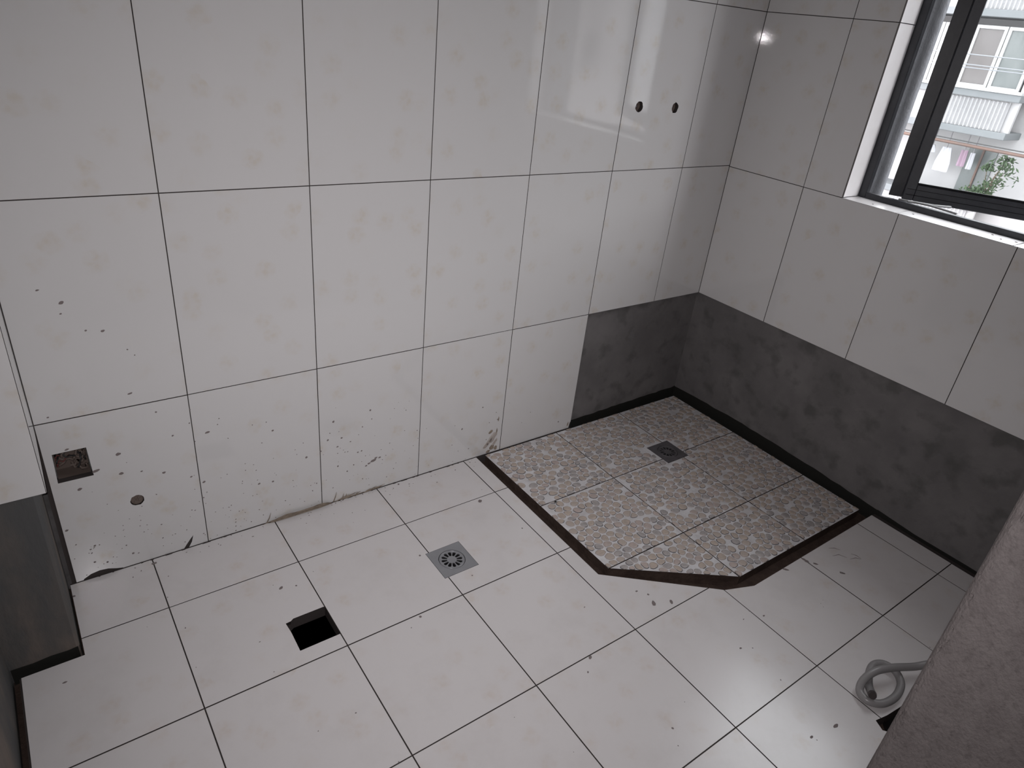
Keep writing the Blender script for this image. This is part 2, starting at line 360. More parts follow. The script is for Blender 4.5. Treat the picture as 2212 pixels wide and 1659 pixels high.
# mortar specks splashed on the tiles (pixels of the photograph -> points on the wall)
def ray(u, v): return RX * ((u - 1106) / F_PX) + RY * ((v - 829.5) / F_PX) + RZ
def on_back(u, v): d = ray(u, v); t = -CAM.y / d.y; return CAM + d * t
def on_floor(u, v, z=0.0): d = ray(u, v); t = (z - CAM.z) / d.z; return CAM + d * t
def blob(mb, Fr, x, y, r, h=0.0008, el=1.0, ang=0.0, n=9):
    """a flattened dome of dried mortar lying on a surface"""
    v = []; ca, sa = math.cos(ang), math.sin(ang)
    for k, (s, z) in enumerate(((1, 0), (0.7, h))):
        for i in range(n):
            t = 2 * math.pi * i / n; q = s * r * random.uniform(0.8, 1.15)
            a, b = q * math.cos(t) * el, q * math.sin(t); v.append(Fr @ Vector((x + a * ca - b * sa, y + a * sa + b * ca, z)))
    mb.add(v, [(i, (i + 1) % n, n + (i + 1) % n, n + i) for i in range(n)] + [tuple(range(n, 2 * n))])
SP = [(132, 654, 5, 1.5), (131, 678, 2.6, 1.3), (185, 714, 3, 1.3), (222, 715, 4, 1.4), (275, 755, 2.4, 1), (291, 767, 2.2, 1), (80, 627, 2.5, 2), (103, 902, 2.4, 1.5),
      (255, 981, 5.5, 1.5), (262, 1023, 5, 1.5), (306, 1018, 2.6, 1.3), (354, 1021, 4, 1.4), (172, 1057, 4.5, 1.5), (337, 890, 3, 1), (373, 941, 3, 1.2), (413, 1030, 3, 1.4),
      (441, 1041, 3.5, 1.6), (144, 971, 3, 2), (208, 1017, 5, 2.2), (800, 886, 4, .9), (803, 905, 2.4, 1), (720, 911, 4, 1.2), (708, 951, 3.5, 1.1), (738, 946, 3.5, 1.1),
      (783, 922, 2.5, 1), (693, 975, 3.4, 1), (662, 988, 4.5, 1), (589, 930, 3.2, 1.2), (560, 1045, 3.2, 1.4), (590, 1040, 3, 1.4), (684, 1044, 2.5, 1), (730, 1007, 3.4, 1), (750, 1018, 3, 1),
      (764, 1004, 2.6, 1), (781, 974, 2.6, 1.4), (773, 977, 2.6, 1.4), (797, 1001, 3.6, 1.8), (806, 995, 5, 2.2), (812, 989, 3.6, 1.8), (820, 988, 3, 1.8), (791, 1006, 3, 1.5), (1043, 880, 3, 1),
      (998, 927, 3.4, 1), (1012, 969, 2.2, 1), (205, 1179, 3.2, 1.2), (196, 1187, 2.4, 1.2), (288, 1195, 3, 1.2), (273, 1178, 2.4, 1), (232, 1214, 3.2, 1), (205, 1214, 3, 1.2), (144, 1146, 3.4, 1.6),
      (448, 934, 3.6, 2.4), (410, 885, 2.6, 1), (409, 914, 2.6, 1), (440, 1075, 2.4, 1), (421, 954, 2.2, 1), (1075, 906, 2, 1.5), (1206, 911, 2.6, 1), (470, 917, 2, 1), (473, 904, 2, 1), (281, 850, 3, 2.4),
      (729, 965, 2.6, 1.8), (757, 954, 2.2, 1.4), (901, 930, 2, 1), (877, 886, 2, 1), (850, 1012, 1.8, 1), (835, 1030, 1.8, 1), (575, 912, 2, 1), (655, 957, 1.8, 1), (545, 918, 1.8, 1), (1057, 913, 2, 1)]
mb = MB()
for u, v, r, el in SP:
    p = on_back(u, v); k = (p - CAM).length / F_PX; blob(mb, FA, p.x, p.z, r * k * 0.62, 0.0006, el, 0.2)
for i in range(190):
    u = random.choice([random.gauss(790, 80), random.gauss(520, 90), random.uniform(150, 1180), random.gauss(230, 90)]); base = 1255 - (u - 165) * 0.305
    v = base - abs(random.gauss(0, 75)) - 3
    if u < 130 + (v - 900) * 0.1 or u > 1225: continue
    p = on_back(u, v)
    if p.z > 0.004 and p.x > -2.015: blob(mb, FA, p.x, p.z, random.uniform(0.0006, 0.0015), 0.0005, random.uniform(1, 1.8), random.uniform(-1, 1), 6)
sp = mb.obj('mortar_specks', M['speck'], wall_back); sp['kind'] = 'stuff'
# pale and brown smears by the platform's corner
mb = MB()
for u, v, r, el, an in [(1064, 945, 9, 2.4, .9), (1057, 953, 7, 2.4, .8), (1050, 962, 6, 2.0, .8), (1068, 955, 5, 2.6, .9)]:
    p = on_back(u, v); blob(mb, FA, p.x, p.z, r * 0.0012, 0.0012, el, an, 14)
mb.obj('pale_smear', M['smear2'], wall_back)
mb = MB()
for u, v, r, el, an in [(1062, 966, 8, 1.2, .9), (1070, 967, 6, 1.2, 1.3), (1054, 975, 5, 1.5, .3), (1060, 933, 5, 1.5, .8), (1073, 930, 1.5, 6, 1.5), (1077, 905, 1.3, 6, 1.5), (1226, 916, 2.0, 4, 1.4)]:
    p = on_back(u, v); blob(mb, FA, p.x, max(p.z, 0.006), r * 0.0011, 0.0018, el, an, 12)
mb.obj('brown_smear', M['smear'], wall_back)

# ------------------------------------------------------------------ window wall
WY0, WY1, WZ0, WZ1 = 0.41, 1.14, 0.8745, 2.0
hole = rect(WY0 - TH, WZ0 - TH, WY1 + TH, WZ1 + TH)
mb = MB(); slab(mb, rect(-0.05, -0.15, 1.60, CEIL + 0.1), [hole], -0.25, -CD, 0, 1)
wall_right = tag(mb.obj('wall_right', [M['concrete'], M['exterior']], None, FB), 'window wall of white tiles above a bare dark cement strip', kind='structure')
mb = MB(); slab(mb, [(-CD + 0.001, Z1), (1.341, Z1), (1.341, CEIL), (-CD + 0.001, CEIL)], [hole], -CD, -0.0017)
mb.obj('grout_bed', M['grout'], wall_right, FB)
YS = [0, 0.2824, 0.5824, 0.8824, 1.1824, 1.341]
wh = rect(WY0, WZ0, WY1, WZ1)
for j in range(1, 6):
    for i in range(5):
        r = (YS[i], ZS[j], YS[i + 1], ZS[j + 1])
        if r[0] >= WY0 and r[2] <= WY1 and r[1] >= WZ0 and r[3] <= WZ1: continue
        if j == 1: r = (r[0], r[1], r[2], WZ0)
        if j == 2: r = (r[0], WZ0, r[2], r[3])
        tile(wall_right, FB, r, M['wtile'], [wh] if j > 1 else [])
damp_shade(FB, -CD, 0.83, wall_right, 5, True)
mb = MB(); slab(mb, [(0.83, -0.03), (1.33, -0.03), (1.33, 0.006), (1.1, 0.009), (0.95, 0.008), (0.83, 0.016)], [], -CD, -CD + 0.0015)
mb.obj('damp_shade_band', M['damp_shade'], wall_right, FB)
# reveal and sill tiles of the opening
trim = tag(empty('trim_1', (0.04, -0.41, WZ0)), 'white tiled reveal and sill around the window', kind='structure')
XF = 0.088
FR = frame((0, -WY0, 0), (1, 0, 0), (0, 0, 1)); FS = frame((0, 0, WZ0), (1, 0, 0), (0, 1, 0)); FR2 = frame((0, -WY1, 0), (-1, 0, 0), (0, 0, 1))
for a, b in ((WZ0, Z3), (Z3, Z4), (Z4, WZ1)):
    tile(trim, FR, (-0.0, a, XF, b), M['reveal'], name='reveal_tile')
    tile(trim, FR2, (-XF, a, 0.0, b), M['reveal'], name='reveal_tile')
for a, b in ((-0.571, -WY0), (-0.871, -0.571), (-WY1, -0.871)): tile(trim, FS, (0, a, XF, b), M['reveal'], name='sill_tile')
mb = MB()
for u, y_ in ((0.03, -0.49), (0.045, -0.60), (0.06, -0.80), (0.035, -0.83), (0.05, -0.86)): blob(mb, FS, u, y_, random.uniform(0.002, 0.004), 0.001, 1.6, random.uniform(0, 2))
d_ = mb.obj('sill_crumbs', M['speck'], trim); d_['kind'] = 'stuff'

# ------------------------------------------------------------------ window
win = tag(empty('window_1', (0.12, -0.775, WZ0)), 'charcoal aluminium window with one casement swung outwards', kind='structure')
FX0, FX1 = XF, 0.106; fw = 0.022
mb = MB(); mb.bbox((FX0, -WY0 - fw, WZ0), (FX1, -WY0, WZ1), 0.0015); mb.bbox((FX0, -WY1, WZ0), (FX1, -WY1 + fw, WZ1), 0.0015)
mb.bbox((FX0, -WY1 + fw, WZ0 - 0.002), (FX1, -WY0 - fw, WZ0 + 0.016), 0.0015); mb.bbox((FX0, -WY1 + fw, WZ1 - fw), (FX1, -WY0 - fw, WZ1), 0.0015)
mb.obj('frame', M['frame'], win)
mb = MB()
mb.box((0.107, -WY0 - 0.010, WZ0 - TH), (0.198, -WY0 + TH, WZ1 + TH)); mb.box((0.107, -WY1 - TH, WZ0 - TH), (0.198, -WY1 + 0.010, WZ1 + TH))
mb.box((0.107, -WY1 + 0.010, WZ0 - TH), (0.198, -WY0 - 0.010, WZ0 - 0.006)); mb.box((0.107, -WY1 + 0.010, WZ1 - 0.004), (0.198, -WY0 - 0.010, WZ1 + TH)); mb.obj('outer_render', M['exterior'], win)
al = math.radians(28.2); TS = Matrix.Translation((0.172, -0.497, 0.8835)) @ Matrix.Rotation(al - math.pi / 2, 4, 'Z')
# local x runs along the sash, local y outwards
SW, SH = 0.63, 1.08
sash = MB(); st = 0.029; dp = 0.045
sash.bbox((0, 0, 0), (st, dp, SH), 0.0015, 0, TS); sash.bbox((SW - st, 0, 0), (SW, dp, SH), 0.0015, 0, TS)
sash.bbox((st, 0, 0), (SW - st, dp, 0.046), 0.0015, 0, TS); sash.bbox((st, 0, SH - 0.046), (SW - st, dp, SH), 0.0015, 0, TS)
sash.bbox((-0.034, dp, -0.002), (0.02, dp + 0.010, SH + 0.01), 0.001, 0, TS); sash.bbox((SW - 0.03, dp, -0.004), (SW + 0.02, dp + 0.010, SH + 0.01), 0.001, 0, TS)
sash.bbox((0.03, dp, -0.004), (SW - 0.03, dp + 0.010, 0.03), 0.001, 0, TS)
so = sash.obj('sash', M['frame'], win)
mb = MB(); mb.box((st - 0.006, 0.02, 0.04), (SW - st + 0.006, 0.025, SH - 0.04), 0, TS); mb.obj('pane', M['glass'], so)
mb = MB()
for a, b in (((st, -0.001, 0.046), (SW - st, 0.006, 0.051)), ((st, -0.001, SH - 0.051), (SW - st, 0.006, SH - 0.046))): mb.box(a, b, 0, TS)
for a, b in (((0.006, -0.001, 0.015), (SW - 0.01, 0.0, 0.0165)), ((0.006, -0.001, 0.031), (SW - 0.01, 0.0, 0.032))): mb.box(a, b, 0, TS)
mb.obj('glazing_bead', M['rubber'], so)
mb = MB(); mb.tube([(0.108, -0.545, WZ0 + 0.018), (0.150, -0.60, WZ0 + 0.017), (0.20, -0.625, WZ0 + 0.016)], 0.0035, 6); mb.tube([(0.105, -0.52, WZ0 + 0.018), (0.13, -0.60, WZ0 + 0.018), (0.112, -0.68, WZ0 + 0.018)], 0.003, 6); mb.obj('friction_stay', M['pvc'], win)

# ------------------------------------------------------------------ boxed pipe chase in the left corner, left wall
chase = tag(empty('wall_corner', (-2.09, -0.12, 0)), 'boxed pipe chase in the left corner, tiled above bare stained cement', kind='structure')
FC = frame((-2.022, 0, 0), (0, 1, 0), (0, 0, 1)); FD = frame((0, -0.247, 0), (1, 0, 0), (0, 0, 1)); FL = frame((-2.145, 0, 0), (0, 1, 0), (0, 0, 1))
FG = frame((0, -0.208, 0), (1, 0, 0), (0, 0, 1)); FH_ = frame((-2.039, 0, 0), (0, 1, 0), (0, 0, 1))
mb = MB(); mb.bbox((-2.20, -0.208, -0.03), (-2.039, 0.03, CEIL), 0.006); mb.obj('cement_box', M['concrete2'], chase)
mb = MB(); slab(mb, [(-2.158, -0.029), (-2.042, -0.029), (-2.042, 0.013), (-2.06, 0.011), (-2.09, 0.013), (-2.12, 0.010), (-2.158, 0.012)], [], 0.0, 0.0015); mb.obj('damp_shade_band', M['damp_shade'], chase, FG)  # dark strip painting the gap's shade between box front and floor
mb = MB(); slab(mb, [(-0.204, -0.029), (-0.022, -0.029), (-0.022, 0.010), (-0.08, 0.008), (-0.15, 0.012), (-0.204, 0.010)], [], 0.0, 0.0015); mb.obj('damp_shade_band', M['damp_shade'], chase, FH_)  # same painted gap shade along the side face's foot
mb = MB(); slab(mb, [(-2.2, Z1 + 0.003), (-2.031, Z1 + 0.003), (-2.031, CEIL), (-2.2, CEIL)], [], -0.038, -0.0017); mb.obj('tile_mortar', M['mortar'], chase, FD)
mb = MB(); slab(mb, [(-0.238, Z1 + 0.003), (0.0, Z1 + 0.003), (0.0, CEIL), (-0.238, CEIL)], [], -0.017, -0.0017); mb.obj('tile_mortar', M['mortar'], chase, FC)
for j in range(1, 6):
    tile(chase, FD, (-2.2, ZS[j], -2.0225, ZS[j + 1]), M['wtile'])
    tile(chase, FC, (-0.2465, ZS[j], 0.0, ZS[j + 1]), M['wtile'])
mb = MB(); mb.box((-2.40, -1.52, -0.15), (-2.160, 0.3, CEIL + 0.1)); wall_left = tag(mb.obj('wall_left', M['concrete2']), 'bare dark cement left wall', kind='structure')

# ------------------------------------------------------------------ front wall with the doorway
DY = -1.341; DX = -1.25
mb = MB(); n = 5; rr = 0.014; v2 = [(DX + rr + rr * math.cos(math.pi + i * math.pi / 2 / n * -1), DY - rr + rr * math.sin(math.pi - i * math.pi / 2 / n)) for i in range(n + 1)]
poly = v2 + [(0.25, DY), (0.25, -1.52), (DX, -1.52)]
poly = poly[::-1]; nn = len(poly)
zs = [0.0, 2.05]
mb.add([(x, y, -0.15) for x, y in poly] + [(x, y, CEIL + 0.1) for x, y in poly], [tuple(range(nn))[::-1], tuple(range(nn, 2 * nn))] + [(i, (i + 1) % nn, nn + (i + 1) % nn, nn + i) for i in range(nn)])
wall_front = tag(mb.obj('wall_front', M['plaster']), 'rough unfinished plaster edge of the doorway', kind='structure')
mb = MB(); mb.box((-2.16, -1.52, 2.05), (DX, DY, CEIL + 0.1)); mb.obj('lintel', M['plaster'], wall_front)
mb = MB()
for i in range(70):
    z = random.uniform(0.35, 1.1); r = random.uniform(0.0015, 0.005)
    cx_, cy_ = DX + random.uniform(0.0, 0.004), DY - random.uniform(0.004, 0.014)
    v = []
    for a in range(6):
        for b in range(3):
            th = a * math.pi / 3; ph = -0.8 + b * 0.8; v.append((cx_ + r * .5 * math.cos(th) * math.cos(ph), cy_ + r * .5 * math.sin(th) * math.cos(ph), z + r * 1.5 * math.sin(ph)))
    mb.add(v, [(a * 3 + b, ((a + 1) % 6) * 3 + b, ((a + 1) % 6) * 3 + b + 1, a * 3 + b + 1) for a in range(6) for b in range(2)], 0, True)
e_ = mb.obj('edge_crumbs', M['plaster'], wall_front); e_['kind'] = 'stuff'
# hall behind the doorway
mb = MB(); mb.box((-2.40, -3.6, -0.15), (0.25, -1.52, -0.012)); tag(mb.obj('floor_hall', M['hallwall']), 'bare hall floor behind the doorway', kind='structure')
for nm, a, b in (('wall_hall_left', (-2.6, -3.6, -0.15), (-2.4, -1.52, 2.5)), ('wall_hall_right', (0.25, -3.6, -0.15), (0.45, -1.52, 2.5)), ('wall_hall_back', (-2.6, -3.8, -0.15), (0.45, -3.6, 2.5))):
    mb = MB(); mb.box(a, b); tag(mb.obj(nm, M['hallwall']), 'plain hall wall behind the doorway', kind='structure')
mb = MB(); mb.box((-2.6, -3.8, CEIL), (0.45, 0.2, CEIL + 0.15)); tag(mb.obj('ceiling', M['ceiling']), 'plain ceiling', kind='structure')

# ------------------------------------------------------------------ floor
CX = [-2.145, -1.8631, -1.5659, -1.2687, -0.9715, -0.6743, -0.3771, -0.0799, 0.004]
CY = [0.0, -0.1776, -0.4748, -0.772, -1.0692, -1.3664, -1.52]
CUT = [(-0.924, 0.05), (-0.927, -0.590), (-0.674, -0.798), (-0.589, -0.829), (0.05, -0.827), (0.05, 0.05)]
BOXC = rect(-2.2, -0.226, -2.034, 0.05)
PIT = [(-1.658, -0.437), (-1.5655, -0.437), (-1.5655, -0.345), (-1.64, -0.3445), (-1.647, -0.349), (-1.659, -0.350), (-1.657, -0.38)]
DR1 = rect(-1.2785, -0.4075, -1.178, -0.307)
PIPEH = [(-0.690, -1.222), (-0.700, -1.243), (-0.66, -1.29), (-0.58, -1.29), (-0.58, -1.237), (-0.655, -1.229)]
SPALL = [(-1.2687 + 0.0, -0.08), (-1.26, -0.06)]
FH = [CUT, BOXC, PIT, DR1, PIPEH]
mb = MB(); slab(mb, rect(-2.2, -1.52, 0.03, 0.03), [rect(-1.663, -0.442, -1.563, -0.342), rect(-1.275, -0.404, -1.181, -0.310), rect(-0.372, -0.318, -0.278, -0.226), circ(-0.635, -1.258, 0.034)], -0.15, -0.030)
floor = tag(mb.obj('floor', M['mortar']), 'white tiled bathroom floor with a square open pit, a drain and dirty joints', kind='structure')
mb = MB(); slab(mb, rect(-2.147, -1.52, 0.02, 0.004), [CUT, BOXC, PIT, DR1, PIPEH], -0.030, -0.0017)
mb.obj('grout_bed', M['grout'], floor)
for j in range(6):
    for i in range(8):
        x0, x1, y0, y1 = CX[i], CX[i + 1], CY[j + 1], CY[j] - (0.0006 if j == 0 else 0)
        cs = [(x0 + .001, y0 + .001), (x1 - .001, y0 + .001), (x1 - .001, y1 - .001), (x0 + .001, y1 - .001)]
        if all(inside(c, CUT) for c in cs): continue
        if y1 < -1.5: continue
        tile(floor, FF, (x0, y0, x1, y1), M['ftile'], FH, gap=0.0026)
# pit in the floor
mb = MB(); a, b, c, d, zb = -1.663, -0.442, -1.563, -0.342, -0.12
mb.add([(a, b, zb), (c, b, zb), (c, d, zb), (a, d, zb), (a, b, -TH), (c, b, -TH), (c, d, -TH), (a, d, -TH)], [(0, 1, 2, 3), (0, 4, 5, 1), (1, 5, 6, 2), (2, 6, 7, 3), (3, 7, 4, 0)])
for i in range(14):
    x, y = random.uniform(-1.655, -1.57), random.uniform(-0.435, -0.35); s = random.uniform(0.004, 0.011); mb.bbox((x - s, y - s, -0.12), (x + s, y + s * .7, -0.12 + s * 1.6), s * 0.4)
mb.obj('open_pit', M['pit'], floor)
mb = MB(); mb.tube([(-0.635, -1.258, -0.02), (-0.635, -1.258, -0.14)], 0.033, 20, caps=False); mb.add([(-0.635 + .033 * math.cos(t * math.pi / 10), -1.258 + .033 * math.sin(t * math.pi / 10), -0.14) for t in range(20)], [tuple(range(20))])
mb.obj('soil_pipe', M['dark'], floor)
# dirt lines and specks on the floor
mb = MB()
for u, v, r, el, an in [(908, 1332, 3, 1, 0), (607, 1270, 3, 1.8, .6), (1275, 1420, 3, 1.8, .5), (1453, 1573, 2.5, 1, 0), (640, 1265, 2, 1, 0), (907, 1200, 2.4, 1, 0), (1020, 1243, 1.8, 1, 0), (1270, 1452, 2, 1.5, 1), (1753, 1592, 2.5, 1.6, 0),
                        (1806, 1568, 3, 2.4, 0), (1742, 1212, 3.5, 1.3, 2), (1736, 1208, 3, 1.3, 2), (1762, 1218, 2.5, 2, 2.2), (1697, 1230, 2.5, 2.6, 2.2), (1820, 1238, 3, 2, 2.2), (1412, 1303, 4, 2, 1), (1450, 1300, 3, 2, 1), (1400, 1284, 2.4, 1, 0),
                        (333, 1217, 3, 1.8, 0), (160, 1288, 2.6, 1, 0), (1128, 1141, 1.8, 1, 0), (861, 1046, 2, 1.4, 1), (140, 1474, 2, 2, 0), (1375, 1277, 2, 1.5, 0), (1600, 1400, 2, 1.5, 0), (1650, 1330, 1.8, 1.5, 0)]:
    p = on_floor(u, v); k = (p - CAM).length / F_PX; blob(mb, FF, p.x, p.y, r * k, 0.0007, el, an, 8)
for i in range(120):
    x, y = (random.uniform(-2.1, -0.1), random.uniform(-1.3, -0.01)) if random.random() < 0.55 else (random.uniform(-1.95, -0.93), -abs(random.gauss(0, 0.02)) - 0.003)
    if not any(inside((x, y), h) for h in FH) and x > -2.02: blob(mb, FF, x, y, random.uniform(0.0006, 0.0016), 0.0006, random.uniform(1, 2.2), random.uniform(0, 3), 6)
s_ = mb.obj('dirt_specks', M['speck'], floor); s_['kind'] = 'stuff'
mb = MB()      # arched scuff marks on the tile right of the platform
for pts in ([(1790, 1184), (1803, 1184), (1815, 1188)], [(1798, 1201), (1812, 1198), (1830, 1205)], [(1838, 1196), (1850, 1200), (1860, 1207)], [(1836, 1208), (1848, 1205), (1860, 1208)], [(1732, 1206), (1745, 1212), (1750, 1217)]):
    P = [on_floor(*q, 0.0003) for q in pts]; mb.tube(P, [0.0003, 0.0009, 0.0003], 5)
mb.obj('scuff_marks', M['speck'], floor)
# dried mortar smear at the foot of the back wall
mb = MB()
for k in range(26):
    x0 = random.uniform(-1.60, -1.47); L_ = random.uniform(0.05, 0.13); x1 = min(x0 + L_, -1.405); zz = random.uniform(0.001, 0.014); yy = -random.uniform(0.001, 0.007)
    P = [(x0 + (x1 - x0) * t, yy - 0.003 * math.sin(t * 3.1), 0.001 + zz * math.sin(t * math.pi) * (1 - abs(-1.5 - x0) * 2) + random.uniform(0, .0008)) for t in (0, .2, .4, .6, .8, 1)]
    mb.tube(P, [0.0005] + [random.uniform(0.0009, 0.0017)] * 4 + [0.0004], 5)
for x0, dx, dz in ((-1.585, 0.012, 0.030), (-1.40, 0.010, 0.032), (-1.375, 0.006, 0.02), (-1.365, 0.004, 0.016)):
    mb.tube([(x0, -0.001, 0.002), (x0 + dx * .6, -0.001, dz * .5), (x0 + dx, -0.001, dz)], [0.0016, 0.0012, 0.0003], 5)
for k in range(22):
    x0 = random.uniform(-1.40, -1.27); L_ = random.uniform(0.01, 0.05); h = random.uniform(0.001, 0.012)
    mb.tube([(x0, -0.002, 0.001), (x0 + L_ * .5, -0.002, 0.001 + h * .6), (x0 + L_, -0.002, 0.001 + h)], [0.0004, random.uniform(.0008, .0016), 0.0004], 5)
sm = mb.obj('mortar_smear', M['smear']); tag(sm, 'tan dried mortar smear along the foot of the back wall', 'mortar')
mb = MB()      # dark dirt in the wall/floor joint
for k in range(34):
    x = random.uniform(-2.0, -0.93); L_ = random.uniform(0.003, 0.012); mb.bbox((x, -0.0035, -0.004), (x + L_, -0.0002, random.uniform(0.0005, 0.002)), 0.0003)
j_ = mb.obj('joint_dirt', M['grout'], floor); j_['kind'] = 'stuff'

# small lumps lying about
def crumb(u, v, s, label, z=0.0):
    p = on_floor(u, v, z); mb = MB(); n = 7; vs = []
    for ring, (q, h) in enumerate(((1.0, 0.0), (0.95, 0.3), (0.5, 0.6))):
        for i in range(n):
            t = 2 * math.pi * i / n; r = s * q * random.uniform(0.7, 1.15); vs.append((p.x + r * math.cos(t), p.y + r * math.sin(t), z + h * s * random.uniform(.8, 1.2) + 0.0002))
    mb.add(vs, [tuple(range(n))[::-1]] + [(k * n + i, k * n + (i + 1) % n, (k + 1) * n + (i + 1) % n, (k + 1) * n + i) for k in (0, 1) for i in range(n)] + [tuple(range(2 * n, 3 * n))])
    tag(mb.obj('mortar_crumb', M['wire_dark'] if z else M['speck']), label, 'debris')
crumb(1037, 1083, 0.006, 'dark mortar crumb on a floor joint between the drain and the back wall')
crumb(1200, 1084, 0.004, 'tiny dark crumb on the near left pebble tiles of the platform', 0.0032)

# ------------------------------------------------------------------ pebble platform
PP = [(-0.893, -0.004), (-0.890, -0.587), (-0.597, -0.789), (-0.006, -0.793), (-0.004, -0.004)]
PP = PP[::-1] if sum((PP[i][0] - PP[i - 1][0]) * (PP[i][1] + PP[i - 1][1]) for i in range(5)) > 0 else PP
plat = tag(empty('shower_platform', (-0.45, -0.4, -0.03)), 'shower platform of pebble tiles with a cut corner, ringed by a dark gap', 'shower base')
DR2 = rect(-0.375, -0.3225, -0.275, -0.2215)
mb = MB(); slab(mb, [(x * 0.996 - 0.001, y * 0.996 - 0.001) for x, y in PP], [rect(-0.372, -0.318, -0.278, -0.226)], -0.030, -0.009); mb.obj('mortar_bed', M['mortar'], plat)
def clip(poly, a, b, c):          # keep a*x+b*y<=c
    out = []
    for i in range(len(poly)):
        p, q = poly[i - 1], poly[i]; dp, dq = a * p[0] + b * p[1] - c, a * q[0] + b * q[1] - c
        if (dp <= 0) != (dq <= 0):
            t = dp / (dp - dq); out.append((p[0] + t * (q[0] - p[0]), p[1] + t * (q[1] - p[1])))
        if dq <= 0: out.append(q)
    return out
def area(P): return sum(P[i - 1][0] * P[i][1] - P[i][0] * P[i - 1][1] for i in range(len(P))) / 2
if area(PP) < 0: PP = PP[::-1]
def convex_clip(poly, by, inset=0.0):
    for i in range(len(by)):
        p, q = by[i - 1], by[i]; ex, ey = q[0] - p[0], q[1] - p[1]; L_ = math.hypot(ex, ey)
        nx, ny = ey / L_, -ex / L_
        poly = clip(poly, nx, ny, nx * p[0] + ny * p[1] - inset)
        if not poly: break
    return poly
PX = [-0.90, -0.598, -0.300, 0.0]; PY = [0.0, -0.296, -0.588, -0.80]
cells = []
for i in range(3):
    for j in range(3):
        cells.append(convex_clip(rect(PX[i], PY[j + 1], PX[i + 1], PY[j]), PP))
seeds = []
s0 = 0.0262; yy = -0.82; row = 0
while yy < 0.02:
    xx = -0.93 + (row % 2) * s0 / 2
    while xx < 0.02:
        if random.random() > 0.06: seeds.append((xx + random.uniform(-1, 1) * s0 * 0.33, yy + random.uniform(-1, 1) * s0 * 0.30))
        xx += s0
    yy += s0 * 0.84; row += 1
grid = {}
for k, (x, y) in enumerate(seeds): grid.setdefault((int(x // 0.03), int(y // 0.03)), []).append(k)
def pebble(c, k):
    x, y = seeds[k]; P = circ(x, y, random.uniform(0.0140, 0.0190), 16, 0, random.uniform(0.0115, 0.0150))
    gx, gy = int(x // 0.03), int(y // 0.03)
    for a in (-2, -1, 0, 1, 2):
        for b in (-2, -1, 0, 1, 2):
            for j in grid.get((gx + a, gy + b), ()):
                if j == k: continue
                dx, dy = seeds[j][0] - x, seeds[j][1] - y; L_ = math.hypot(dx, dy)
                if L_ > 0.05: continue
                P = clip(P, dx / L_, dy / L_, (dx * (x + dx / 2) + dy * (y + dy / 2)) / L_ - 0.0008)
                if len(P) < 3: return None
    P = convex_clip(P, c, 0.0010)
    if len(P) < 3 or abs(area(P)) < 2.6e-5: return None
    for _ in range(2):           # round the corners, then resample to ten
        Q = []
        for i in range(len(P)):
            a, b = P[i - 1], P[i]; Q += [(a[0] * .75 + b[0] * .25, a[1] * .75 + b[1] * .25), (a[0] * .25 + b[0] * .75, a[1] * .25 + b[1] * .75)]
        P = Q
    n = 10; per = [0]
    for i in range(len(P)): per.append(per[-1] + math.dist(P[i], P[(i + 1) % len(P)]))
    out = []; i = 0
    for q in range(n):
        t = per[-1] * q / n
        while per[i + 1] < t: i += 1
        f = (t - per[i]) / max(1e-9, per[i + 1] - per[i]); a, b = P[i % len(P)], P[(i + 1) % len(P)]
        out.append((a[0] + f * (b[0] - a[0]), a[1] + f * (b[1] - a[1])))
    return out
plist = []
tiles_ = []
for c in cells:
    if len(c) < 3: continue
    if area(c) < 0: c = c[::-1]
    mb = MB(); inner = convex_clip(c, c, 0.0015); slab(mb, inner, [DR2], -0.009, 0.0, 0, 1)
    t_ = mb.obj('tile', [M['slab'], M['mortar']], plat); tiles_.append(t_)
    for k, sd in enumerate(seeds):
        if not inside(sd, c): continue
        if DR2[0][0] - 0.006 < sd[0] < DR2[1][0] + 0.006 and DR2[0][1] - 0.006 < sd[1] < DR2[2][1] + 0.006: continue
        P = pebble(c, k)
        if P is None: continue
        if any(DR2[0][0] < q[0] < DR2[1][0] and DR2[0][1] < q[1] < DR2[2][1] for q in P): continue
        plist.append((math.dist(sd, (CAM.x, CAM.y)), P, t_))
plist.sort(key=lambda q: q[0])
def peb_geo(mb, P, base, smi, soft):
    n = len(P); cx = sum(p[0] for p in P) / n; cy = sum(p[1] for p in P) / n; h = random.uniform(0.0020, 0.0032); vs = []; off = random.randrange(n); arc = random.choice((0, 3, 4, 5, 6))
    for s, z in ((1, 0.0), (0.87, 0.55 * h), (0.62, 0.93 * h), (0.0, h)):
        if s == 0: vs.append((cx, cy, z))
        else: vs += [(cx + (p[0] - cx) * s, cy + (p[1] - cy) * s, z) for p in P]
    for k in range(2):
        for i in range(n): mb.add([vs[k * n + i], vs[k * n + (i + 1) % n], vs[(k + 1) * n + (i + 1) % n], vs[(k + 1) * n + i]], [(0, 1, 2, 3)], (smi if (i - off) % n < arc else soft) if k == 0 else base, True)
    for i in range(n): mb.add([vs[2 * n + i], vs[2 * n + (i + 1) % n], vs[3 * n]], [(0, 1, 2)], base, True)
rest = MB()
for q, (dist, P, t_) in enumerate(plist):
    bi = random.choices([0, 1, 2, 3], [4, 3, 2, 2])[0]; dark = 4
    if q < 300:
        mb = MB(); cx = sum(p[0] for p in P) / len(P); cy = sum(p[1] for p in P) / len(P)
        peb_geo(mb, [(p[0] - cx, p[1] - cy) for p in P], 0, 1, 2)
        me = mb.mesh('pebble', [PEB[bi], M['pebedge'], M['pebedge2']])
        link('pebble', me, t_, Matrix.Translation((cx, cy, 0)))
    else: peb_geo(rest, P, bi, 4, 5)
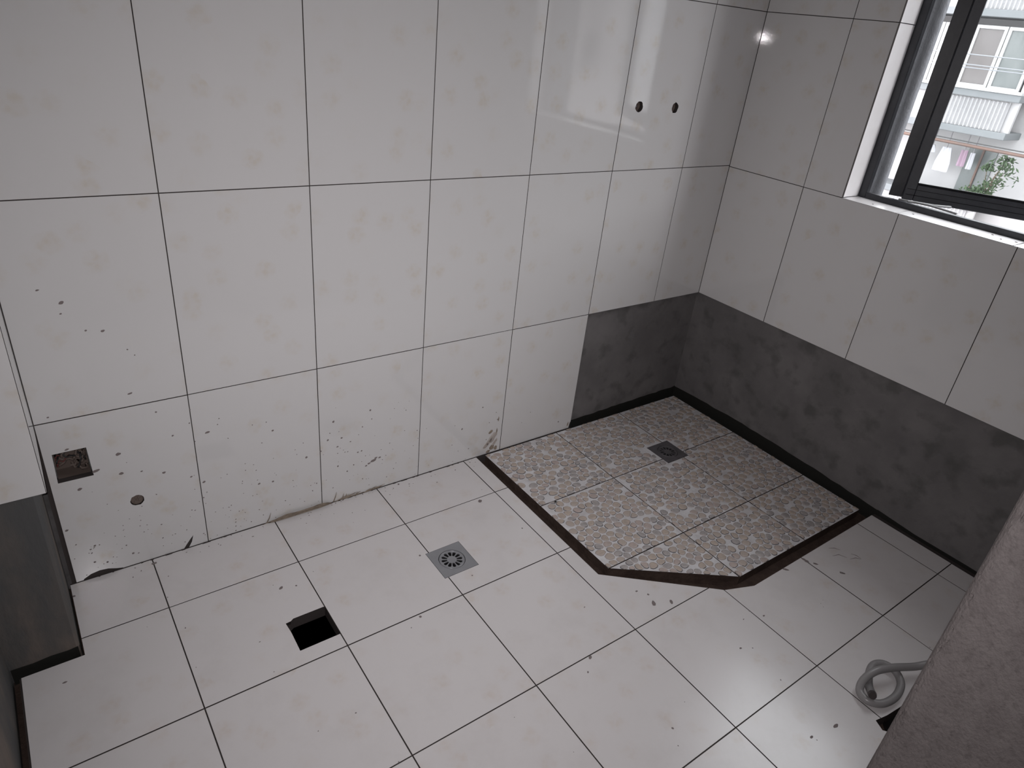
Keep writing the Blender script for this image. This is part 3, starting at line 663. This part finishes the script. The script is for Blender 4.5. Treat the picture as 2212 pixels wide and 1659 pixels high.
ro = rest.obj('pebbles', PEB + [M['pebedge'], M['pebedge2']], plat); ro['kind'] = 'stuff'

# ------------------------------------------------------------------ floor drains
def drain(cx, cy, size, m, label, z=0.0008):
    root = tag(empty('floor_drain', (cx, cy, z - 0.03)), label, 'drain')
    T = Matrix.Translation((cx, cy, 0)); h = size / 2; rh = size * 0.355
    mb = MB(); slab(mb, rect(-h, -h, h, h), [circ(0, 0, rh, 40)], z - 0.003, z)
    mb.box((-h, -h, -0.010), (h, -h + 0.0012, z - 0.003)); mb.box((-h, h - 0.0012, -0.010), (h, h, z - 0.003)); mb.box((-h, -h, -0.010), (-h + 0.0012, h, z - 0.003)); mb.box((h - 0.0012, -h, -0.010), (h, h, z - 0.003))
    mb.obj('cover_plate', m, root, T)
    mb = MB(); hs = []; N_ = 12
    for i in range(N_):
        a = 2 * math.pi * (i + .5) / N_; pts = []
        for t, wd in ((0.36, 0.06), (0.5, 0.085), (0.68, 0.115), (0.76, 0.09), (0.79, 0.03), (0.79, -0.03), (0.76, -0.09), (0.68, -0.115), (0.5, -0.085), (0.36, -0.06)):
            rr_ = t * rh; ww = wd * rh * 1.15; pts.append((rr_ * math.cos(a) - ww * math.sin(a), rr_ * math.sin(a) + ww * math.cos(a)))
        hs.append(pts)
    slab(mb, circ(0, 0, rh * 0.955, 40), hs, z - 0.0035, z - 0.0008)
    # raised rim
    for rr_, w_, zz in ((rh * 0.90, 0.0009, 0.0004),):
        n = 48; vs = []
        for i in range(n):
            t = 2 * math.pi * i / n
            for r_, z_ in ((rr_ - w_, z - 0.0008), (rr_, z + zz), (rr_ + w_, z - 0.0008)): vs.append((r_ * math.cos(t), r_ * math.sin(t), z_))
        mb.add(vs, [(3 * i + k, 3 * i + k + 1, 3 * ((i + 1) % n) + k + 1, 3 * ((i + 1) % n) + k) for i in range(n) for k in (0, 1)], 0, True)
    mb.obj('strainer', m, root, T)
    mb = MB(); mb.tube([(0, 0, z - 0.004), (0, 0, -0.07)], rh * 1.04, 28, caps=False)
    mb.add([(rh * 1.04 * math.cos(i * math.pi / 14), rh * 1.04 * math.sin(i * math.pi / 14), -0.07) for i in range(28)], [tuple(range(28))])
    mb.obj('drain_cup', M['dark'], root, T)
drain(-1.2285, -0.3575, 0.0985, M['steel'], 'bright steel floor drain set in the white floor tiles', 0.0006)
drain(-0.325, -0.272, 0.0975, M['steel_dark'], 'dull steel floor drain set in the pebble platform', 0.0012)

# ------------------------------------------------------------------ box, fittings and plug in the back wall
root = tag(empty('junction_box', (-1.973, 0.03, 0.28)), 'square recessed electrical box full of wires, low on the back wall', 'electrical box')
mb = MB(); a, b, c, d = -2.005, 0.2805, -1.9415, 0.350
x0, x1, z0, z1, yb = -2.0045, -1.9435, 0.2815, 0.350, 0.05
mb.add([(x0, yb, z0), (x1, yb, z0), (x1, yb, z1), (x0, yb, z1), (x0, 0.012, z0), (x1, 0.012, z0), (x1, 0.012, z1), (x0, 0.012, z1)], [(0, 1, 2, 3), (0, 4, 5, 1), (1, 5, 6, 2), (2, 6, 7, 3), (3, 7, 4, 0)])
mb.obj('box_shell', M['wire_tan'], root)
def squig(mb, n, r, mi, yr):
    for k in range(n):
        cx, cz = random.uniform(-1.995, -1.955), random.uniform(0.292, 0.34); P = []; an = random.uniform(0, 6)
        for i in range(8):
            an += random.uniform(-0.9, 0.9); cx = min(max(cx + 0.008 * math.cos(an), -2.0), -1.948); cz = min(max(cz + 0.006 * math.sin(an), 0.286), 0.345); P.append((cx, random.uniform(*yr), cz))
        mb.tube(P, r, 6, mi)
mb = MB(); squig(mb, 4, 0.0016, 0, (0.018, 0.034)); mb.obj('red_wire', M['wire_red'], root)
mb = MB(); squig(mb, 5, 0.0018, 0, (0.016, 0.036)); mb.obj('dark_wire', M['wire_dark'], root)
mb = MB(); squig(mb, 8, 0.0030, 0, (0.024, 0.044)); mb.obj('muddy_wire', M['wire_tan'], root)
def fitting(x, z, label):
    r0 = tag(empty('pipe_fitting', (x, 0.03, z)), label, 'pipe', 'capped water pipes in the tiled wall')
    mb = MB(); n = 24; vs = []
    for R_, y_ in ((0.0148, 0.10), (0.0148, 0.012), (0.0115, 0.012), (0.0105, 0.022), (0.0102, 0.10)):
        vs += [(x + R_ * math.cos(2 * math.pi * i / n), y_, z + R_ * math.sin(2 * math.pi * i / n)) for i in range(n)]
    mb.add(vs, [(k * n + i, k * n + (i + 1) % n, (k + 1) * n + (i + 1) % n, (k + 1) * n + i) for k in range(4) for i in range(n)], 0, True)
    mb.obj('socket_ring', M['wire_tan'], r0)
    mb = MB(); mb.tube([(x, 0.10, z), (x, 0.026, z), (x, 0.020, z)], [0.010, 0.010, 0.008], 12); mb.bbox((x - 0.004, 0.013, z - 0.004), (x + 0.004, 0.021, z + 0.004), 0.001); mb.obj('plug', M['steel_dark'], r0)
fitting(-0.469, 1.053, 'capped water pipe in the wall, farther from the corner')
fitting(-0.321, 1.052, 'capped water pipe in the wall, nearer the corner')
mb = MB(); mb.tube([(-1.869, 0.10, 0.183), (-1.869, 0.004, 0.183), (-1.869, 0.002, 0.183)], [0.0144, 0.0144, 0.012], 18)
for i in range(9): 
    t = random.uniform(0, 6.3); q = random.uniform(0, 0.008); x, z = -1.869 + q * math.cos(t), 0.183 + q * math.sin(t); s = random.uniform(0.001, 0.003); mb.bbox((x - s, 0.0005, z - s), (x + s, 0.006, z + s), s * 0.4)
tag(mb.obj('pipe_plug', M['wire_tan']), 'round mortar-caked plug in the lowest left wall tile', 'plug')

# ------------------------------------------------------------------ hose coil by the doorway edge
HP = [(2060, 1428, .03), (2010, 1434, .030), (1975, 1440, .026), (1930, 1442, .034), (1893, 1449, .036), (1866, 1468, .026), (1857, 1492, .013), (1873, 1513, .012), (1905, 1520, .012), (1934, 1505, .012),
      (1946, 1478, .012), (1934, 1450, .012), (1908, 1434, .013), (1886, 1437, .014), (1877, 1458, .014), (1877, 1482, .012), (1884, 1500, .030)]
P = [on_floor(u, v, z) for u, v, z in HP]
def catmull(P, n=8):
    out = []
    for i in range(len(P) - 1):
        p0, p1, p2, p3 = P[max(i - 1, 0)], P[i], P[i + 1], P[min(i + 2, len(P) - 1)]
        for k in range(n):
            t = k / n; out.append(0.5 * ((2 * p1) + (p2 - p0) * t + (2 * p0 - 5 * p1 + 4 * p2 - p3) * t * t + (3 * p1 - p0 - 3 * p2 + p3) * t ** 3))
    return out + [P[-1]]
C_ = catmull(P, 16); hr = 0.0088
hose = empty('hose', (-0.58, -1.17, 0)); tag(hose, 'grey ribbed plastic hose coiled on the floor beside the plaster edge', 'hose')
# ribbed tube: resample by length
D = [0]
for i in range(1, len(C_)): D.append(D[-1] + (C_[i] - C_[i - 1]).length)
pts = []; rad = []; i = 0; step = 0.0017; k = 0; d = 0
while d < D[-1]:
    while D[i + 1] < d: i += 1
    pts.append(C_[i].lerp(C_[i + 1], (d - D[i]) / (D[i + 1] - D[i]))); rad.append(hr if k % 2 else hr * 0.93); d += step; k += 1
mb = MB(); mb.tube(pts, rad, 14); mb.obj('tube', M['hose'], hose)
e0, e1 = pts[-1], pts[-1] + (pts[-1] - pts[-3]).normalized() * 0.008
mb = MB(); mb.tube([e0, e1], [hr * 1.05, hr * 0.9], 14); mb.obj('end_collar', M['hosetip'], hose)

# ------------------------------------------------------------------ the block of flats across the yard (facade plane 21 m away)
K = 1.5; X0 = CAM.x + 13.983 * K
def Yf(y): return CAM.y + (y - CAM.y) * K
def Zf(z): return CAM.z + (z - CAM.z) * K
bld = tag(empty('apartment_building', (X0, Yf(4.5), Zf(-6))), 'pale block of flats outside the window with corrugated balcony fronts', 'building')
PITCH = 1.80; BAYS = [4.62]
mb = MB(); mb.box((X0 + 0.9, Yf(-45), Zf(-6)), (X0 + 8, Yf(22), Zf(4.0))); mb.obj('wall', M['fwall'], bld)
_m = {}
def part(name, key, build, mats, loc, parent=None):
    if key not in _m: b_ = MB(); build(b_); _m[key] = b_.mesh(name, mats)
    return link(name, _m[key], parent or bld, Matrix.Translation(loc))
BW = 4.4 * K       # width of a balcony bay, running from its right edge (y small) to the left
def b_band(b): b.bbox((-0.10, 0, 0), (0.95, BW, 0.11 * K), 0.01)
def b_dado(b): b.box((0.02, 0, 0), (0.12, BW, 0.48 * K))
def b_corr(b):
    n = 20 * 8; W_ = 1.35 * K; vs = []
    for i in range(n + 1):
        y = W_ * i / n; x = -0.032 * math.cos(2 * math.pi * i / 8) - 0.02
        vs += [(x, y, 0), (x, y, 0.46 * K)]
    b.add(vs, [(2 * i, 2 * i + 2, 2 * i + 3, 2 * i + 1)[::-1] for i in range(n)], 0, True); b.box((0.016, 0, 0), (0.03, W_, 0.46 * K))
def b_wframe(b):
    W_, H_ = 0.50 * K, 0.94 * K; t = 0.075
    b.bbox((-0.03, 0, 0), (0.05, t, H_), .005); b.bbox((-0.03, W_ - t, 0), (0.05, W_, H_), .005); b.bbox((-0.03, t, 0), (0.05, W_ - t, t), .005); b.bbox((-0.03, t, H_ - t), (0.05, W_ - t, H_), .005)
def b_pane(b): b.box((0.0, 0.055, 0.055), (0.02, 0.50 * K - 0.055, 0.94 * K - 0.055))
def b_sill(b): b.bbox((-0.14, 0, 0), (0.30, BW, 0.05 * K), 0.01)
def b_end(b): b.box((0.0, 0, 0), (0.95, 0.10, 0.96 * K))
for s in (-2, -1, 0, 1):
    for bay in (range(-7, 3) if s in (0, 1) else range(-2, 3)):
        yb = Yf(3.52 + bay * 5.9); zo = s * PITCH
        part('slab_edge', 'band', b_band, M['band'], (X0, yb, Zf(0.755 + zo)))
        part('slab_edge', 'band', b_band, M['band'], (X0, yb, Zf(0.165 + zo)))
        part('balcony_front', 'dado', b_dado, M['fwall'], (X0, yb, Zf(0.275 + zo)))
        part('corrugated_panel', 'corr', b_corr, M['corr'], (X0, yb + 0.12 * K, Zf(0.278 + zo)))
        if s == -1 and bay == 0: continue
        part('window_sill', 'sill', b_sill, M['pvc'], (X0, yb, Zf(0.865 + zo)))
        part('side_wall', 'end', b_end, M['fwall'], (X0 + 0.02, yb, Zf(0.915 + zo))); part('side_wall', 'end', b_end, M['fwall'], (X0 + 0.02, yb + BW - 0.1, Zf(0.915 + zo)))
        for k in range(8):
            y_ = yb + 0.16 + k * 0.515 * K
            f_ = part('window', 'wf', b_wframe, M['pvc'], (X0 + 0.06, y_, Zf(0.90 + zo)))
            part('pane', 'wp%d' % (k % 2), b_pane, M['pane1'] if k % 2 else M['pane2'], (X0 + 0.07, y_, Zf(0.90 + zo)), f_)
# open balcony one storey below: back wall opening, pipe, cable, ledge
mb = MB(); mb.box((X0 + 0.85, Yf(3.74), Zf(-0.95)), (X0 + 0.92, Yf(4.22), Zf(-0.08)))
mb.box((X0 + 0.80, Yf(3.95), Zf(-0.95)), (X0 + 0.86, Yf(3.98), Zf(-0.08)), 1); dr = mb.obj('balcony_door', [M['pane2'], M['rust']], bld)
mb = MB(); mb.tube([(X0 - 0.16, Yf(-2), Zf(-0.01)), (X0 - 0.16, Yf(9), Zf(0.0))], 0.040, 8); mb.obj('rust_pipe', M['rust'], bld)
mb = MB(); mb.tube([(X0 - 0.2, Yf(-2), Zf(0.07)), (X0 - 0.2, Yf(4), Zf(0.055)), (X0 - 0.2, Yf(9), Zf(0.075))], 0.014, 6); mb.obj('cable', M['wire_dark'], bld)
mb = MB(); mb.tube([(X0 - 0.1, Yf(5.35), Zf(-0.08)), (X0 - 0.1, Yf(5.42), Zf(-0.2)), (X0 - 0.1, Yf(5.62), Zf(-0.45)), (X0 - 0.1, Yf(5.65), Zf(-0.7))], 0.02, 6); mb.obj('drain_hose', M['rust'], bld)
# ledge of that balcony is the balcony front of the storey below; rails hang before the upper windows
for zz in (1.385, 1.235, 1.19):
    mb = MB(); mb.tube([(X0 - 0.75, Yf(2.2), Zf(zz)), (X0 - 0.75, Yf(7.6), Zf(zz))], 0.013, 8)
    rl = mb.obj('laundry_rail', M['exterior'])
    for y_ in (2.3, 7.5):
        mb = MB(); mb.tube([(X0 - 0.75, Yf(y_), Zf(zz)), (X0 - 0.11, Yf(y_), Zf(zz))], 0.014, 6); mb.obj('bracket', M['pvc'], rl)
    tag(rl, {1.385: 'topmost thin white laundry rail across the flats windows', 1.235: 'middle thin white laundry rail across the flats windows', 1.19: 'lowest thin white laundry rail across the flats windows'}[zz], 'rail', 'laundry rails outside the flats')
# washing
def cloth(name, y0, y1, z0, z1, m, label, x=0.35, top=0.6):
    mb = MB(); nx, nz = 10, 8; vs = []
    for s in (0, 1):
        for j in range(nz + 1):
            t = j / nz; hw = (Yf(y1) - Yf(y0)) / 2 * (top + (1 - top) * min(1, t * 1.6)); c = (Yf(y0) + Yf(y1)) / 2
            for i in range(nx + 1): vs.append((X0 + x + 0.03 * math.sin(i * 1.3 + j * .2) + s * 0.02, c + hw * (2 * i / nx - 1), Zf(z1) + (Zf(z0) - Zf(z1)) * t))
    q = (nx + 1) * (nz + 1); f = []
    for j in range(nz):
        for i in range(nx):
            a = j * (nx + 1) + i; f += [(a, a + 1, a + nx + 2, a + nx + 1), (a + q, a + nx + 1 + q, a + nx + 2 + q, a + 1 + q)]
    mb.add(vs, f, 0, True); o = mb.obj(name, m); tag(o, label, 'laundry', 'washing on the open balcony')
    mb = MB(); yc = (Yf(y0) + Yf(y1)) / 2; mb.tube([(X0 + x, yc, Zf(z1) - 0.02), (X0 + x, yc, Zf(z1) + 0.06), (X0 + x, yc, Zf(0.16))], 0.01, 6); mb.obj('hanger', M['steel_dark'], o)
cloth('shirt', 4.33, 4.60, -0.55, -0.13, M['cloth_w'], 'long white shirt hanging on the open balcony')
cloth('towel', 4.09, 4.22, -0.40, -0.12, M['cloth_p'], 'pink cloth hanging beside the dark balcony door', top=.9)
cloth('towel', 3.96, 4.05, -0.42, -0.14, M['cloth_w'], 'narrow white cloth hanging in front of the dark balcony door', top=.9)
cloth('cap', 4.66, 4.78, -0.26, -0.13, M['cloth_w'], 'small white item hanging left of the white shirt', top=.5)
# leggy plant in a pot on the ledge
pt = tag(empty('potted_plant', (X0 + 0.1, Yf(3.48), Zf(-0.935))), 'leafy green potted shrub on the balcony ledge', 'plant')
mb = MB(); n = 14; vs = []
zb = Zf(-0.935)
for R_, z_ in ((0.12, zb), (0.17, zb + 0.26), (0.19, zb + 0.26), (0.19, zb + 0.30), (0.155, zb + 0.30), (0.14, zb + 0.25)):
    vs += [(X0 + 0.1 + R_ * math.cos(2 * math.pi * i / n), Yf(3.48) + R_ * math.sin(2 * math.pi * i / n), z_) for i in range(n)]
mb.add(vs, [(k * n + i, k * n + (i + 1) % n, (k + 1) * n + (i + 1) % n, (k + 1) * n + i) for k in range(5) for i in range(n)] + [tuple(range(n))[::-1], tuple(range(5 * n, 6 * n))]); mb.obj('pot', M['pot'], pt)
st_ = MB(); lf = MB(); tips = []
b0 = Vector((X0 + 0.1, Yf(3.48), zb + 0.25))
for (y_, z_, sp) in ((3.50, -0.62, .16), (3.42, -0.52, .20), (3.33, -0.34, .22), (3.40, -0.22, .20), (3.36, -0.14, .14), (3.62, -0.30, .12), (3.72, -0.72, .18), (3.52, -0.72, .16)):
    e = Vector((X0 + 0.05, Yf(y_), Zf(z_))); mid = b0.lerp(e, 0.5) + Vector((0, 0.05, 0.04)); st_.tube([b0, mid, e], [0.018, 0.012, 0.006], 6)
    for i in range(60):
        c = e + Vector((random.gauss(0, sp * .5), random.gauss(0, sp * .62), random.gauss(0, sp * .42))); a = Vector([random.gauss(0, 1) for _ in range(3)]).normalized(); b_ = a.cross(Vector((random.random(), .3, .9))).normalized()
        l_ = random.uniform(.05, .085); w_ = l_ * .42; lf.add([c - a * l_, c + b_ * w_, c + a * l_, c - b_ * w_, c + a.cross(b_) * .008], [(0, 1, 4), (1, 2, 4), (2, 3, 4), (3, 0, 4)])
st_.obj('stem', M['bark'], pt); l_o = lf.obj('foliage', M['leaf'], pt); l_o['kind'] = 'stuff'
mb = MB(); mb.box((2, -90, Zf(-6) - 0.2), (60, 60, Zf(-6))); tag(mb.obj('ground', M['ground']), 'grey yard between the buildings', kind='structure')
